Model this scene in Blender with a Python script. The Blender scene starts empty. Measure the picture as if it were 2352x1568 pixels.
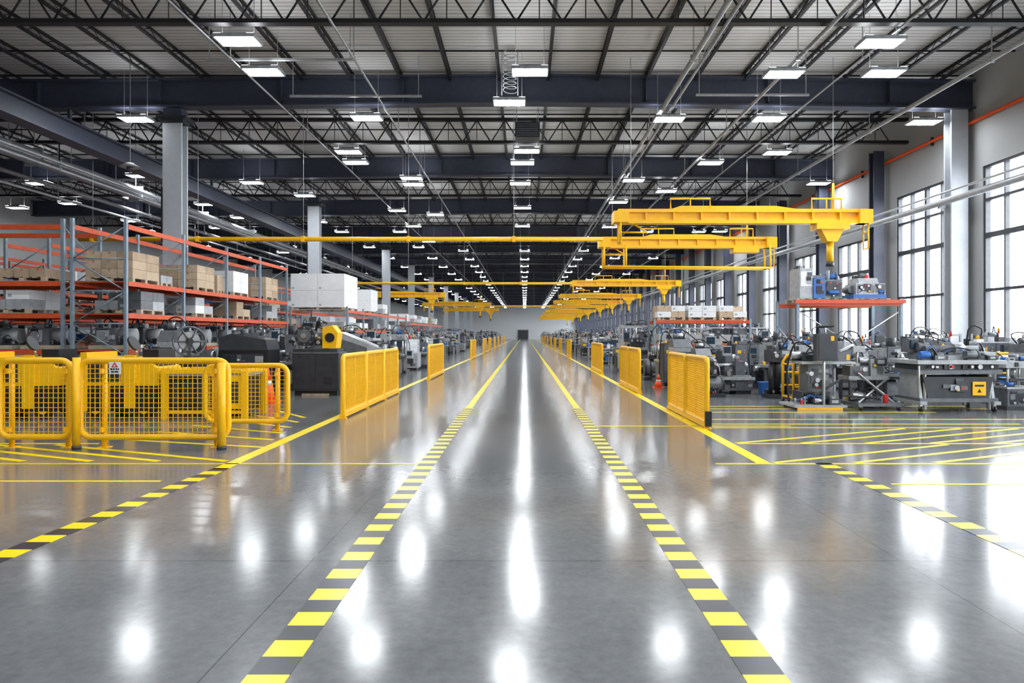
import bpy, math, random
from mathutils import Vector, Matrix
R = random.Random(7)
S = bpy.context.scene
S.view_settings.view_transform = 'Standard'
S.view_settings.look = 'None'
S.view_settings.exposure = 1.0

# ------------------------------------------------------------------ materials
MATS = {}
def nm(name):
    m = bpy.data.materials.new(name); m.use_nodes = True
    nt = m.node_tree
    return m, nt, nt.nodes['Principled BSDF']
def simple(name, col, rough=0.5, metal=0.0, var=0.12, scale=6.0, bump=0.0, emit=None, es=0):
    m, nt, b = nm(name)
    tc = nt.nodes.new('ShaderNodeTexCoord')
    n = nt.nodes.new('ShaderNodeTexNoise'); n.inputs['Scale'].default_value = scale; n.inputs['Detail'].default_value = 3
    nt.links.new(tc.outputs['Object'], n.inputs['Vector'])
    cr = nt.nodes.new('ShaderNodeValToRGB')
    a = [max(0, c*(1-var)) for c in col]; c2 = [min(1, c*(1+var)) for c in col]
    cr.color_ramp.elements[0].position = 0.3; cr.color_ramp.elements[1].position = 0.7
    cr.color_ramp.elements[0].color = (*a, 1); cr.color_ramp.elements[1].color = (*c2, 1)
    nt.links.new(n.outputs['Fac'], cr.inputs['Fac'])
    nt.links.new(cr.outputs['Color'], b.inputs['Base Color'])
    b.inputs['Roughness'].default_value = rough; b.inputs['Metallic'].default_value = metal
    if emit:
        b.inputs['Emission Color'].default_value = (*emit, 1); b.inputs['Emission Strength'].default_value = es
    MATS[name] = m
    return m
simple('yellow', (0.90, 0.49, 0.003), 0.35, var=0.05)
simple('yellow_line', (0.93, 0.71, 0.0), 0.28, var=0.05, scale=3)
simple('stripe_dark', (0.022, 0.024, 0.036), 0.3)
simple('orange', (0.56, 0.075, 0.018), 0.45)
simple('cone_orange', (0.95, 0.10, 0.012), 0.5, var=.04)
simple('rack_blue', (0.23, 0.29, 0.35), 0.45, 0.3)
simple('navy', (0.040, 0.047, 0.075), 0.5)
simple('truss', (0.012, 0.012, 0.015), 0.55)
simple('galv', (0.42, 0.43, 0.45), 0.4, 0.4)
simple('column', (0.46, 0.49, 0.53), 0.45, var=.04)
simple('lgrey', (0.36, 0.38, 0.40), 0.42, 0.15, var=.18)
simple('mgrey', (0.13, 0.14, 0.155), 0.4, 0.25, var=.2)
simple('dgrey', (0.036, 0.040, 0.048), 0.4, 0.1, var=.2)
simple('black', (0.009, 0.009, 0.011), 0.45)
simple('steel', (0.50, 0.51, 0.53), 0.32, 0.85)
simple('white', (0.72, 0.74, 0.76), 0.45, var=.04)
simple('blue', (0.02, 0.12, 0.42), 0.4)
simple('red', (0.55, 0.02, 0.02), 0.4)
simple('carton', (0.38, 0.28, 0.19), 0.8, var=.12)
simple('carton2', (0.46, 0.355, 0.25), 0.8, var=.1)
simple('tape', (0.27, 0.18, 0.11), 0.4)
simple('wood', (0.42, 0.33, 0.23), 0.8, var=.2)
simple('wallp', (0.34, 0.345, 0.345), 0.8, var=.05, scale=.6)
simple('screen', (0.02, 0.04, 0.06), 0.15)
simple('lampglow', (1, 1, 1), 0.5, emit=(0.93, 0.97, 1.0), es=40)
simple('added_uplight', (1, 1, 1), 0.5, emit=(0.95, 0.98, 1.0), es=14)  # upward glow added to the fixtures to brighten the ceiling deck
simple('asphalt', (0.6, 0.6, 0.6), 0.9)

def floor_mat():
    m, nt, b = nm('polished_concrete')
    N, L = nt.nodes, nt.links
    tc = N.new('ShaderNodeTexCoord')
    n1 = N.new('ShaderNodeTexNoise'); n1.inputs['Scale'].default_value = 0.7; n1.inputs['Detail'].default_value = 8; n1.inputs['Roughness'].default_value = .65
    L.new(tc.outputs['Object'], n1.inputs['Vector'])
    n2 = N.new('ShaderNodeTexNoise'); n2.inputs['Scale'].default_value = 14; n2.inputs['Detail'].default_value = 6; n2.inputs['Roughness'].default_value = .7
    L.new(tc.outputs['Object'], n2.inputs['Vector'])
    mx = N.new('ShaderNodeMath'); mx.operation = 'MULTIPLY_ADD'; mx.inputs[1].default_value = 0.4
    L.new(n2.outputs['Fac'], mx.inputs[0]); 
    ml = N.new('ShaderNodeMath'); ml.operation = 'MULTIPLY'; ml.inputs[1].default_value = .6
    L.new(n1.outputs['Fac'], ml.inputs[0]); L.new(ml.outputs[0], mx.inputs[2])
    cr = N.new('ShaderNodeValToRGB')
    cr.color_ramp.elements[0].position = .36; cr.color_ramp.elements[1].position = .64
    cr.color_ramp.elements[0].color = (0.118, 0.123, 0.129, 1); cr.color_ramp.elements[1].color = (0.200, 0.206, 0.212, 1)
    L.new(mx.outputs[0], cr.inputs['Fac'])
    sep = N.new('ShaderNodeSeparateXYZ'); L.new(tc.outputs['Object'], sep.inputs[0])
    def joint(sock, off, period, w):
        a = N.new('ShaderNodeMath'); a.operation = 'ADD'; a.inputs[1].default_value = off; L.new(sock, a.inputs[0])
        p = N.new('ShaderNodeMath'); p.operation = 'PINGPONG'; p.inputs[1].default_value = period/2; L.new(a.outputs[0], p.inputs[0])
        c = N.new('ShaderNodeMath'); c.operation = 'LESS_THAN'; c.inputs[1].default_value = w; L.new(p.outputs[0], c.inputs[0])
        return c.outputs[0]
    j1 = joint(sep.outputs['X'], 1.5+4.15*10, 4.15, .004)
    j2 = joint(sep.outputs['Y'], -4.6+6*10, 6.0, .004)
    mm = N.new('ShaderNodeMath'); mm.operation = 'MAXIMUM'; L.new(j1, mm.inputs[0]); L.new(j2, mm.inputs[1])
    mix = N.new('ShaderNodeMix'); mix.data_type = 'RGBA'
    sc = N.new('ShaderNodeMath'); sc.operation = 'MULTIPLY'; sc.inputs[1].default_value = .6; L.new(mm.outputs[0], sc.inputs[0])
    L.new(sc.outputs[0], mix.inputs['Factor']); L.new(cr.outputs['Color'], mix.inputs['A']); mix.inputs['B'].default_value = (.035, .035, .035, 1)
    L.new(mix.outputs['Result'], b.inputs['Base Color'])
    mr = N.new('ShaderNodeMapRange'); mr.inputs['From Min'].default_value = .3; mr.inputs['From Max'].default_value = .7
    mr.inputs['To Min'].default_value = .13; mr.inputs['To Max'].default_value = .155
    L.new(mx.outputs[0], mr.inputs['Value']); L.new(mr.outputs['Result'], b.inputs['Roughness'])
    b.inputs['IOR'].default_value = 1.55
    MATS['floor'] = m
floor_mat()
def deck_mat():
    m, nt, b = nm('corrugated_deck')
    N, L = nt.nodes, nt.links
    tc = N.new('ShaderNodeTexCoord')
    w = N.new('ShaderNodeTexWave'); w.wave_type = 'BANDS'; w.bands_direction = 'Y'; w.inputs['Scale'].default_value = 1.6; w.inputs['Distortion'].default_value = 0
    L.new(tc.outputs['Object'], w.inputs['Vector'])
    cr = N.new('ShaderNodeValToRGB')
    cr.color_ramp.elements[0].color = (0.40, 0.40, 0.395, 1); cr.color_ramp.elements[0].position = .1
    cr.color_ramp.elements[1].color = (0.60, 0.60, 0.59, 1); cr.color_ramp.elements[1].position = .5
    L.new(w.outputs['Fac'], cr.inputs['Fac']); L.new(cr.outputs['Color'], b.inputs['Base Color'])
    bp = N.new('ShaderNodeBump'); bp.inputs['Strength'].default_value = .5; bp.inputs['Distance'].default_value = .05
    L.new(w.outputs['Fac'], bp.inputs['Height']); L.new(bp.outputs['Normal'], b.inputs['Normal'])
    b.inputs['Roughness'].default_value = .6
    MATS['deck'] = m
deck_mat()
def glass_mat():
    m, nt, b = nm('window_glass')
    N, L = nt.nodes, nt.links
    N.remove(b)
    t = N.new('ShaderNodeBsdfTransparent'); g = N.new('ShaderNodeBsdfGlossy'); g.inputs['Roughness'].default_value = .05
    mi = N.new('ShaderNodeMixShader'); mi.inputs[0].default_value = .06
    L.new(t.outputs[0], mi.inputs[1]); L.new(g.outputs[0], mi.inputs[2])
    L.new(mi.outputs[0], N['Material Output'].inputs['Surface'])
    MATS['glass'] = m
glass_mat()

# ------------------------------------------------------------------ mesh builder
class MB:
    def __init__(s): s.v=[]; s.f=[]; s.m=[]; s.sm=[]; s.mats=[]
    def mi(s, k):
        if k not in s.mats: s.mats.append(k)
        return s.mats.index(k)
    def face(s, idx, k, sm=False): s.f.append(idx); s.m.append(s.mi(k)); s.sm.append(sm)
    def quad(s, pts, k):
        b=len(s.v); s.v += pts; s.face([b,b+1,b+2,b+3],k)
    def box(s, x0, x1, y0, y1, z0, z1, k, M=None):
        b = len(s.v)
        pts = [(x0,y0,z0),(x1,y0,z0),(x1,y1,z0),(x0,y1,z0),(x0,y0,z1),(x1,y0,z1),(x1,y1,z1),(x0,y1,z1)]
        if M: pts = [tuple(M @ Vector(p)) for p in pts]
        s.v += pts
        for q in [(0,3,2,1),(4,5,6,7),(0,1,5,4),(1,2,6,5),(2,3,7,6),(3,0,4,7)]:
            s.face([b+i for i in q], k)
    def prism(s, prof, x0, x1, k, axis='x'):
        b = len(s.v); n = len(prof)
        for e in (x0, x1):
            for a, z in prof:
                s.v.append((e, a, z) if axis == 'x' else (a, e, z))
        s.face([b+i for i in range(n)], k); s.face([b+n+i for i in range(n)][::-1], k)
        for i in range(n):
            j = (i+1) % n
            s.face([b+j, b+i, b+n+i, b+n+j], k)
    def cyl(s, p0, p1, r, k, n=10, r2=None, cap=True):
        p0 = Vector(p0); p1 = Vector(p1); d = (p1-p0)
        if d.length < 1e-6: return
        d.normalize()
        u = d.orthogonal().normalized(); w = d.cross(u)
        if r2 is None: r2 = r
        b = len(s.v)
        for p, rr in ((p0, r), (p1, r2)):
            for i in range(n):
                a = 2*math.pi*(i+.5)/n
                s.v.append(tuple(p + u*math.cos(a)*rr + w*math.sin(a)*rr))
        for i in range(n):
            j = (i+1) % n
            s.face([b+i, b+j, b+n+j, b+n+i], k, True)
        if cap:
            s.face([b+i for i in range(n)][::-1], k); s.face([b+n+i for i in range(n)], k)
    def sweep(s, pts, r, k, n=8, closed=False, smooth=False):
        P = [Vector(p) for p in pts]
        if smooth and len(P)>2:
            Q=[]
            for i in range(len(P)-1):
                a=P[max(i-1,0)]; b_=P[i]; c=P[i+1]; d=P[min(i+2,len(P)-1)]
                for t in (0,.25,.5,.75):
                    Q.append(.5*((2*b_)+(c-a)*t+(2*a-5*b_+4*c-d)*t*t+(3*b_-a-3*c+d)*t**3))
            Q.append(P[-1]); P=Q
        N = len(P); b = len(s.v)
        up = None
        for i in range(N):
            if closed: t = (P[(i+1)%N]-P[i-1])
            else: t = P[min(i+1,N-1)]-P[max(i-1,0)]
            t.normalize()
            if up is None: up = t.orthogonal().normalized()
            up = (up - t*up.dot(t)).normalized()
            w = t.cross(up)
            for j in range(n):
                a = 2*math.pi*j/n
                s.v.append(tuple(P[i] + up*math.cos(a)*r + w*math.sin(a)*r))
        for i in range(N if closed else N-1):
            i2 = (i+1) % N
            for j in range(n):
                j2 = (j+1) % n
                s.face([b+i*n+j, b+i*n+j2, b+i2*n+j2, b+i2*n+j], k, True)
        if not closed:
            s.face([b+j for j in range(n)][::-1], k); s.face([b+(N-1)*n+j for j in range(n)], k)
    def mesh(s, name, bevel=0):
        me = bpy.data.meshes.new(name)
        me.from_pydata(s.v, [], s.f)
        for k in s.mats: me.materials.append(MATS[k])
        me.polygons.foreach_set('material_index', s.m)
        me.polygons.foreach_set('use_smooth', s.sm)
        me.update()
        if bevel:
            o = bpy.data.objects.new('tmp', me); S.collection.objects.link(o)
            bm = o.modifiers.new('bevel','BEVEL'); bm.width = bevel; bm.segments = 1; bm.limit_method = 'ANGLE'; bm.angle_limit = 1.2
            dg = bpy.context.evaluated_depsgraph_get(); dg.update()
            me2 = bpy.data.meshes.new_from_object(o.evaluated_get(dg))
            bpy.data.objects.remove(o); bpy.data.meshes.remove(me); me2.name = name; me = me2
        return me
    def ob(s, name, loc=(0,0,0), rz=0, bevel=0):
        o = bpy.data.objects.new(name, s.mesh(name))
        o.location = loc; o.rotation_euler = (0,0,rz)
        S.collection.objects.link(o)
        if bevel:
            bm = o.modifiers.new('bevel','BEVEL'); bm.width = bevel; bm.segments = 2; bm.limit_method = 'ANGLE'; bm.angle_limit = 1.2
        return o
def inst(me, name, loc, rz=0, sc=(1,1,1)):
    o = bpy.data.objects.new(name, me); o.location = loc; o.rotation_euler=(0,0,rz); o.scale = sc
    S.collection.objects.link(o); return o

# ------------------------------------------------------------------ camera
F = 1500.0; HZ = 766; VX = 1205
cam = bpy.data.cameras.new('camera'); co = bpy.data.objects.new('camera', cam)
S.collection.objects.link(co); S.camera = co
cam.sensor_width = 36; cam.lens = F/2352*36
co.location = (0,0,1.6); co.rotation_euler = (math.pi/2,0,0)
cam.shift_x = -(VX-1176)/2352; cam.shift_y = -(784-HZ)/2352
cam.clip_end = 600; cam.clip_start = .05

# ------------------------------------------------------------------ world
w = bpy.data.worlds.new('sky'); S.world = w; w.use_nodes = True
bg = w.node_tree.nodes['Background']; bg.inputs[0].default_value = (0.90, 0.95, 1.0, 1); bg.inputs[1].default_value = 7.5

# ------------------------------------------------------------------ shell
W = 14.8; WL = -31.0; Y0 = -10.0; Y1 = 185.0; ZC = 10.25
b = MB(); b.box(WL, W+.3, Y0, Y1, -.2, 0, 'floor'); b.ob('floor')
b = MB(); b.box(WL, W+.3, Y0, Y1, ZC, ZC+.2, 'deck'); b.ob('ceiling')
b = MB(); b.box(WL-.3, WL, Y0, Y1, 0, ZC, 'wallp'); b.ob('wall_left')
b = MB(); b.box(WL, W+.3, Y0-.3, Y0, 0, ZC, 'wallp'); b.ob('wall_back')
b = MB(); b.box(WL, W+.3, Y1, Y1+.3, 0, ZC, 'white'); b.ob('wall_front')
b = MB(); b.box(-1.9, 1.0, Y1-.14, Y1-.02, 0, 2.6, 'mgrey')
for i in range(6): b.box(-1.8, .9, Y1-.17, Y1-.13, .1+i*.41, .42+i*.41, 'dgrey')
b.box(-2.05,-1.9,Y1-.2,Y1-.02,0,2.7,'lgrey'); b.box(1.0,1.15,Y1-.2,Y1-.02,0,2.7,'lgrey'); b.box(-2.05,1.15,Y1-.2,Y1-.02,2.6,2.8,'lgrey')
b.ob('door_1')

BAY = 4.9; D1 = 21.6
bays = []
k = -6
while D1 + k*BAY + BAY < Y1:
    bays.append((k, D1+k*BAY)); k += 1
wl = MB()
wi = 1
for k, d in bays:
    a, c = d+.75, d+BAY-.5
    zt = 7.0 if k <= 0 else 5.7
    wl.box(W, W+.3, c, d+BAY+.75, 0, ZC, 'wallp')
    wl.box(W, W+.3, a, c, 0, 1.3, 'wallp'); wl.box(W, W+.3, a, c, zt, ZC, 'wallp')
    m = MB()
    t = .08
    x0, x1 = W+.04, W+.2
    m.box(x0,x1,a,a+t,1.3,zt,'dgrey'); m.box(x0,x1,c-t,c,1.3,zt,'dgrey')
    m.box(x0,x1,a+t,c-t,1.3,1.3+t,'dgrey'); m.box(x0,x1,a+t,c-t,zt-t,zt,'dgrey')
    m.box(W-.08,W+.04,a-.05,c+.05,1.24,1.31,'lgrey')
    for i in (1,2,3):
        y = a + (c-a)*i/4; tt = .06 if i==2 else .03
        m.box(x0,x1-.02,y-tt,y+tt,1.3+t,zt-t,'dgrey')
    hs = [3.0, 4.75, 5.9] if zt > 6 else [2.8, 4.3]
    for h in hs:
        tt = .085 if h in (4.75,4.3) else .045
        m.box(x0-.01,x1-.01,a+t,c-t,h-tt,h+tt,'dgrey')
    m.box(W+.13,W+.14,a+t,c-t,1.38,zt-t,'glass')
    m.ob('window_%d'%wi); wi += 1
wl.box(W, W+.3, Y0, D1-6*BAY+.75, 0, ZC, 'wallp')
wl.box(W, W+.3, bays[-1][1]+BAY+.75, Y1, 0, ZC, 'wallp')
wl.ob('wall_right')
b = MB(); b.box(W+.3, 60, Y0, Y1, -.4, -.2, 'asphalt'); b.ob('ground')

# columns ---------------------------------------------------------
def hcol(w_, dp, h, mat):
    m = MB(); t = .06
    m.box(-w_/2, w_/2, -dp/2, -dp/2+t, 0, h, mat); m.box(-w_/2, w_/2, dp/2-t, dp/2, 0, h, mat)
    m.box(-t/2, t/2, -dp/2+t, dp/2-t, 0, h, mat)
    m.box(-w_/2-.04, w_/2+.04, -dp/2-.1, dp/2+.1, 0, .05, mat)
    return m
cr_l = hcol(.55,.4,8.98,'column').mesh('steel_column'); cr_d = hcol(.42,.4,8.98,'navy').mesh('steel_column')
for k, d in bays:
    if d < 8: continue
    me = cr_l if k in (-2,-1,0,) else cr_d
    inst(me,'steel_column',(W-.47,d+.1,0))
m = hcol(.62,.42,8.5,'column')
m.box(-.36,.36,-.24,.24,8.5,8.62,'dgrey'); m.box(-.48,.48,-.3,.3,8.62,8.72,'dgrey'); m.box(-.3,.3,-.2,.2,8.72,8.99,'navy')
m.box(-.34,-.30,-.25,-.21,4.6,6.4,'black'); 
lc = m.mesh('steel_column')
for d in (21.6,35.6,54,66,80,95,110,125,140): inst(lc,'steel_column',(-11.55 if d<22 else -11.45,d,0))

# roof beams --------------------------------------------------------
d = 21.6
xs = [WL, -15, 0, W]; zb = [9.0, 9.0, 9.18, 8.98]
while d < Y1-3:
    m = MB()
    dp = .95
    lo = [(xs[i], zb[i]) for i in range(4)]; hi = [(xs[i], zb[i]+dp) for i in range(3,-1,-1)]
    m.prism(lo+hi, d-.03, d+.03, 'navy', 'y')
    for z0,z1 in ((0,.06),(dp-.06,dp)):
        m.prism([(xs[i], zb[i]+z0) for i in range(4)]+[(xs[i], zb[i]+z1) for i in range(3,-1,-1)], d-.2, d+.2, 'navy','y')
    for x in range(-28,15,4):
        m.box(x-.02,x+.02,d-.18,d+.18,9.2,9.95,'navy')
    m.ob('roof_beam'); d += 9.8
def truss():
    m = MB(); z0, z1 = 9.0, 9.85
    for z in (z0,z1):
        m.box(WL,W,-.07,-.02,z-.05,z+.05,'truss'); m.box(WL,W,.02,.07,z-.05,z+.05,'truss')
        m.box(WL,W,-.1,.1,z-.015+(.05 if z==z1 else -.05),z+.015+(.05 if z==z1 else -.05),'truss')
    st = 1.1; x = WL
    while x < W-st:
        m.cyl((x,0,z0),(x+st/2,0,z1),.026,'truss',5); m.cyl((x+st/2,0,z1),(x+st,0,z0),.026,'truss',5)
        m.cyl((x+st/2,0,z0),(x+st/2,0,z1),.014,'truss',4)
        x += st
    return m.mesh('roof_truss')
tm = truss()
for i in range(-1,17):
    d = 15.5+9.75*i
    inst(tm,'roof_truss',(0,d,0))
m = MB()
x = -30.0
while x < W:
    m.box(x-.045,x+.045,Y0,Y1,9.95,10.02,'truss')
    m.box(x-.035,x+.035,Y0,Y1,10.17,10.24,'truss')
    y = 10
    while y < 45:
        m.cyl((x,y,9.98),(x,y+.4,10.2),.012,'truss',4); m.cyl((x,y+.4,10.2),(x,y+.8,9.98),.012,'truss',4); y += .8
    x += 1.62
y = -5
while y < Y1:
    m.box(WL,W,y-.015,y+.015,10.1,10.15,'truss'); y += 1.9
m.ob('roof_joists')

def pipes(name, lst, mat):
    m = MB()
    for x,z,r in lst:
        m.cyl((x,Y0+.5,z),(x,Y1-1,z),r,mat,10)
        y = 5
        while y < 90:
            m.box(x-.012,x+.012,y-.012,y+.012,z,ZC-.02,mat); m.box(x-r*1.15,x+r*1.15,y-.03,y+.03,z-r*1.15,z+r*1.15,mat)
            y += 6.1
    m.ob(name)
pipes('sprinkler_pipe', [(4.45,8.85,.07),(4.75,8.88,.04)], 'galv')
pipes('sprinkler_pipe', [(-7.75,8.85,.028)], 'galv')
pipes('sprinkler_pipe', [(-4.5,8.85,.03)], 'galv')
pipes('sprinkler_pipe', [(7.2,8.85,.05),(8.9,8.85,.025)], 'galv')
pipes('sprinkler_pipe', [(12.3,8.82,.07)], 'galv')
pipes('sprinkler_pipe', [(-15.7,8.5,.05)], 'galv')
pipes('ventilation_duct', [(-17.5,7.9,.28)], 'lgrey')
pipes('ventilation_duct', [(-18.4,8.3,.17)], 'galv')
pipes('cable_tray', [(-16.6,7.45,.06),(-16.6,7.7,.06)], 'galv')
pipes('cable_tray', [(-20.4,8.0,.09),(-21.0,7.7,.06)], 'galv')
m = MB(); m.box(-15.2,-14.9,Y0+.05,Y1-.5,7.95,8.5,'navy'); m.box(-15.35,-14.75,Y0+.05,Y1-.5,7.9,7.96,'navy'); m.box(-15.35,-14.75,Y0+.05,Y1-.5,8.5,8.56,'navy')
y=2.0
while y<Y1-2: m.box(-15.1,-15.0,y-.05,y+.05,8.56,8.99,'navy'); y+=9.8
m.ob('crane_girder')
m = MB(); m.cyl((W-.95,Y0+.5,5.95),(W-.95,Y1-1,5.95),.11,'galv',12); m.cyl((W-.95,Y0+.5,6.25),(W-.95,Y1-1,6.25),.035,'galv',8)
for k,d in bays: m.box(W-1.05,W-.78,d-.05+.1,d+.05+.1,5.75,5.83,'mgrey')
m.ob('steam_pipe')
m = MB(); m.cyl((W-.08,Y0+.5,8.55),(W-.08,Y1-1,8.55),.055,'cone_orange',10)
for k,d in bays: m.box(W-.1,W-.01,d+2,d+2.06,8.4,8.7,'dgrey')
m.ob('fire_main_pipe')
m = MB()
for (x0,x1,y,z) in ((-7.3,-3.2,20.3,8.95),(-8.6,-4.6,17.6,8.95),(5.3,8.8,20.2,8.95)):
    m.box(x0,x1,y-.03,y+.03,z,z+.06,'galv')
    for x in (x0+.1,x1-.1): m.box(x-.01,x+.01,y-.01,y+.01,z,ZC-.02,'galv')
m.ob('light_track_rails')

# ceiling lights ------------------------------------------------------
m = MB()
m.box(-.52,.52,-.3,.3,.005,.09,'lgrey'); m.quad([(-.48,-.26,0),(-.48,.26,0),(.48,.26,0),(.48,-.26,0)],'lampglow'); m.box(-.3,.3,-.15,.15,.10,.16,'dgrey')
for a,c in ((-.5,-.32),(.32,.5)): m.quad([(a,-.28,.1),(c,-.28,.1),(c,.28,.1),(a,.28,.1)],'added_uplight')  # added glowing faces on top, unseen from below, light the deck
for x in (-.4,.4): m.box(x-.006,x+.006,-.006,.006,.115,1.6,'galv')
lm = m.mesh('ceiling_light')
L = [(547,96),(605,167),(1217,167),(1170,237),(842,272),(312,275),(1537,275),(1766,274),(1800,172),(2030,170),(2022,101),(2122,282),
 (800,350),(817,374),(1210,348),(1200,375),(1632,375),(1785,352),(1195,422),(950,424),(945,410),(1455,415),(1420,465),(912,484),(1000,493),
 (578,420),(90,422),(320,405),(550,500),(160,468),(40,478),(1880,422),(1200,478),(1200,520),(732,510),(950,520),(985,555),(1400,522),
 (1690,532),(1600,480),(1800,480),(500,524),(650,580),(300,508),(310,455),(470,470),(1530,440),(700,450)]
for u,v in L:
    d = F*7.0/(HZ-v); x = (u-VX)*d/F
    if x > W-.6: x = W-1.4
    inst(lm,'ceiling_light',(x,d,8.6),0,(.95,.95,1))
for d in (-5,0,5,10.5):
    for x in (-16,-10.5,-5.2,0,5,10): inst(lm,'ceiling_light',(x,d,8.6))
d = 49
while d < Y1-4:
    q = .85 if d<80 else .7
    for x in (-5.2,0,5): inst(lm,'ceiling_light',(x,d,8.6),0,(q,q*.8,1))
    d += 6.4
d = 45
while d < Y1-8:
    for x in (-26,-19,-12.6,-8.6,8.4,12): inst(lm,'ceiling_light',(x,d,8.6),0,(.9,.75,1))
    d += 8

m = MB(); m.box(-.45,.45,-.35,.35,0,.55,'dgrey'); 
for i in range(6): m.box(-.4,.4,-.38,-.35,.05+i*.08,.08+i*.08,'mgrey')
for x in (-.4,.4): m.box(x-.01,x+.01,-.01,.01,.55,1.5,'galv')
m.ob('unit_heater',(0.1,24.0,8.72))
m = MB(); pts=[]
for i in range(100):
    a = i*.55; pts.append((.2*math.cos(a),.2*math.sin(a), i*.012))
m.sweep(pts,.015,'galv',5); m.cyl((.24,0,-.1),(.24,0,1.3),.012,'galv',5); m.cyl((-.24,0,-.1),(-.24,0,1.3),.012,'galv',5)
m.ob('coiled_power_cable',(-.45,19.8,8.92))
m = MB(); m.cyl((0,0,0),(0,0,.12),.3,'lgrey',16,.1); m.cyl((0,0,.12),(0,0,3.4),.012,'galv',6); m.cyl((0,0,-.1),(0,0,0),.1,'dgrey',10)
m.ob('hanging_sensor_dome',(-12.2,20.2,6.75))

# ------------------------------------------------------------------ floor markings
m = MB()
def strip(p0,p1,wd,k='yellow_line',z=.003):
    p0=Vector((*p0,0)); p1=Vector((*p1,0)); t=(p1-p0).normalized(); nn=Vector((-t.y,t.x,0))*wd/2
    bb=len(m.v)
    for z_ in (0.0005,z):
        for p in (p0-nn,p1-nn,p1+nn,p0+nn): m.v.append((p.x,p.y,z_))
    m.face([bb+4,bb+5,bb+6,bb+7],k)
    for i in range(4):
        j=(i+1)%4; m.face([bb+i,bb+j,bb+4+j,bb+4+i],k)
strip((-3.6,7.7),(-3.4,60),.17); strip((-3.4,60),(-3.4,180),.17)
strip((2.95,8.05),(2.95,180),.17)
strip((-1.2,14),(-1.2,180),.14); strip((1.12,14),(1.12,180),.14)
strip((-9.5,8.03),(-1.3,8.03),.05); strip((-9.5,7.08),(-3.95,7.08),.055)
strip((2.35,8.03),(13.8,8.03),.06); strip((3.9,6.94),(13.8,6.94),.045)
strip((-9.8,9.5),(-6.2,9.5),.08); strip((3.1,9.5),(13.8,9.5),.06)
strip((1.27,11.3),(4.6,11.3),.06)
for yy in (12.2,11.55,11.1,13.3,13.9,14.4): strip((3.2,yy),(R.uniform(8,13),yy),.06)
for i in range(6):
    x = -3.75-i*.85
    strip((x,8.2+.0*i),(x-3.0,9.4),.09)
for i in range(6):
    strip((-3.7-i*.1,9.2+i*.65),(-6.2+i*.2,9.9+i*.75),.08)
for i in range(7):
    strip((3.1+i*1.0,8.1),(6.1+i*1.05,9.42),.07)
for i in range(8):
    strip((3.1+i*.95,9.55),(6.4+i*.95,11.0),.07)
m.ob('floor_line_markings')
m = MB()
def dashes(X,y0,y1,wd,p=.17,ph=0,X2=None):
    y=y0; i=ph
    while y<y1:
        xx = X if X2 is None else X+(X2-X)*(y-y0)/(y1-y0)
        strip((xx,y),(xx,y+p),wd,'yellow_line' if i%2==0 else 'stripe_dark',.003)
        y+=p; i+=1
dashes(-1.2,.48,14,.2,.172); dashes(1.12,.48,14,.2,.172,0)
dashes(-3.85,2.6,7.7,.2,.172,0,-3.6); dashes(3.68,2.6,8.0,.2,.172)
m.ob('hazard_stripe_tape')

# ------------------------------------------------------------------ safety fences
def rrect(x0,x1,z0,z1,r,y=0,n=5):
    pts=[]
    for cx,cz,a0 in ((x1-r,z1-r,0),(x0+r,z1-r,90),(x0+r,z0+r,180),(x1-r,z0+r,270)):
        for i in range(n+1):
            a=math.radians(a0+90*i/n); pts.append((cx+r*math.cos(a),y,cz+r*math.sin(a)))
    return pts
def fence(wd,h=1.25,zb=.16,sp=.068,posts=None,r=.042,rc=.15,wt=.004):
    m=MB()
    m.sweep(rrect(0,wd,zb,h-r,rc),r,'yellow',10,True)
    h-=r
    x=sp
    while x<wd-.02:
        e = 0
        if x<rc: e = rc-math.sqrt(max(0,rc*rc-(rc-x)**2))
        if wd-x<rc: e = rc-math.sqrt(max(0,rc*rc-(rc-wd+x)**2))
        m.box(x-wt,x+wt,-wt,wt,zb+e,h-e,'yellow'); x+=sp
    z=zb+sp
    while z<h-.02:
        m.box(.01,wd-.01,-wt,wt,z-wt,z+wt,'yellow'); z+=sp
    for px in (posts or (.22,wd-.22)):
        m.cyl((px,.09,0.01),(px,.09,h-.02),.036,'yellow',10); m.box(px-.07,px+.07,.02,.16,0,.012,'yellow')
        for zz in (zb+.1,h-.15): m.box(px-.02,px+.02,0,.07,zz-.03,zz+.03,'yellow')
    return m
Y=9.1
m=fence(2.06,1.27,posts=(.28,1.86)); 
m.cyl((-.02,-.05,.02),(-.02,-.05,1.27),.05,'yellow',12); m.cyl((2.0,-.07,.0),(2.0,-.07,1.2),.055,'yellow',12); m.cyl((2.0,-.07,0),(2.0,-.07,.05),.065,'dgrey',12); m.cyl((-.02,-.05,0),(-.02,-.05,.05),.06,'dgrey',12)
m.box(.42,.58,-.035,-.025,1.04,1.21,'white')
m.prism([(.455,1.135),(.545,1.135),(.50,1.205)],-.039,-.035,'red','y')
m.prism([(.482,1.145),(.518,1.145),(.50,1.175)],-.042,-.039,'white','y')
for i,(a,c) in enumerate(((.44,.47),(.48,.50),(.515,.535),(.545,.56))): m.box(a,c,-.039,-.035,1.095,1.12,'black')
for i,(a,c) in enumerate(((.45,.49),(.50,.55))): m.box(a,c,-.039,-.035,1.06,1.08,'black')
m.ob('safety_fence',(-6.19,Y,0))
fence(1.0,1.27,posts=(.1,.9)).ob('safety_fence',(-7.33,Y+.02,0))
fence(1.6,1.27,posts=(.2,1.5)).ob('safety_fence',(-9.05,Y+.05,0))
fence(1.35,1.12,posts=(.1,1.15)).ob('safety_fence',(-5.25,10.75,0))

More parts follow.
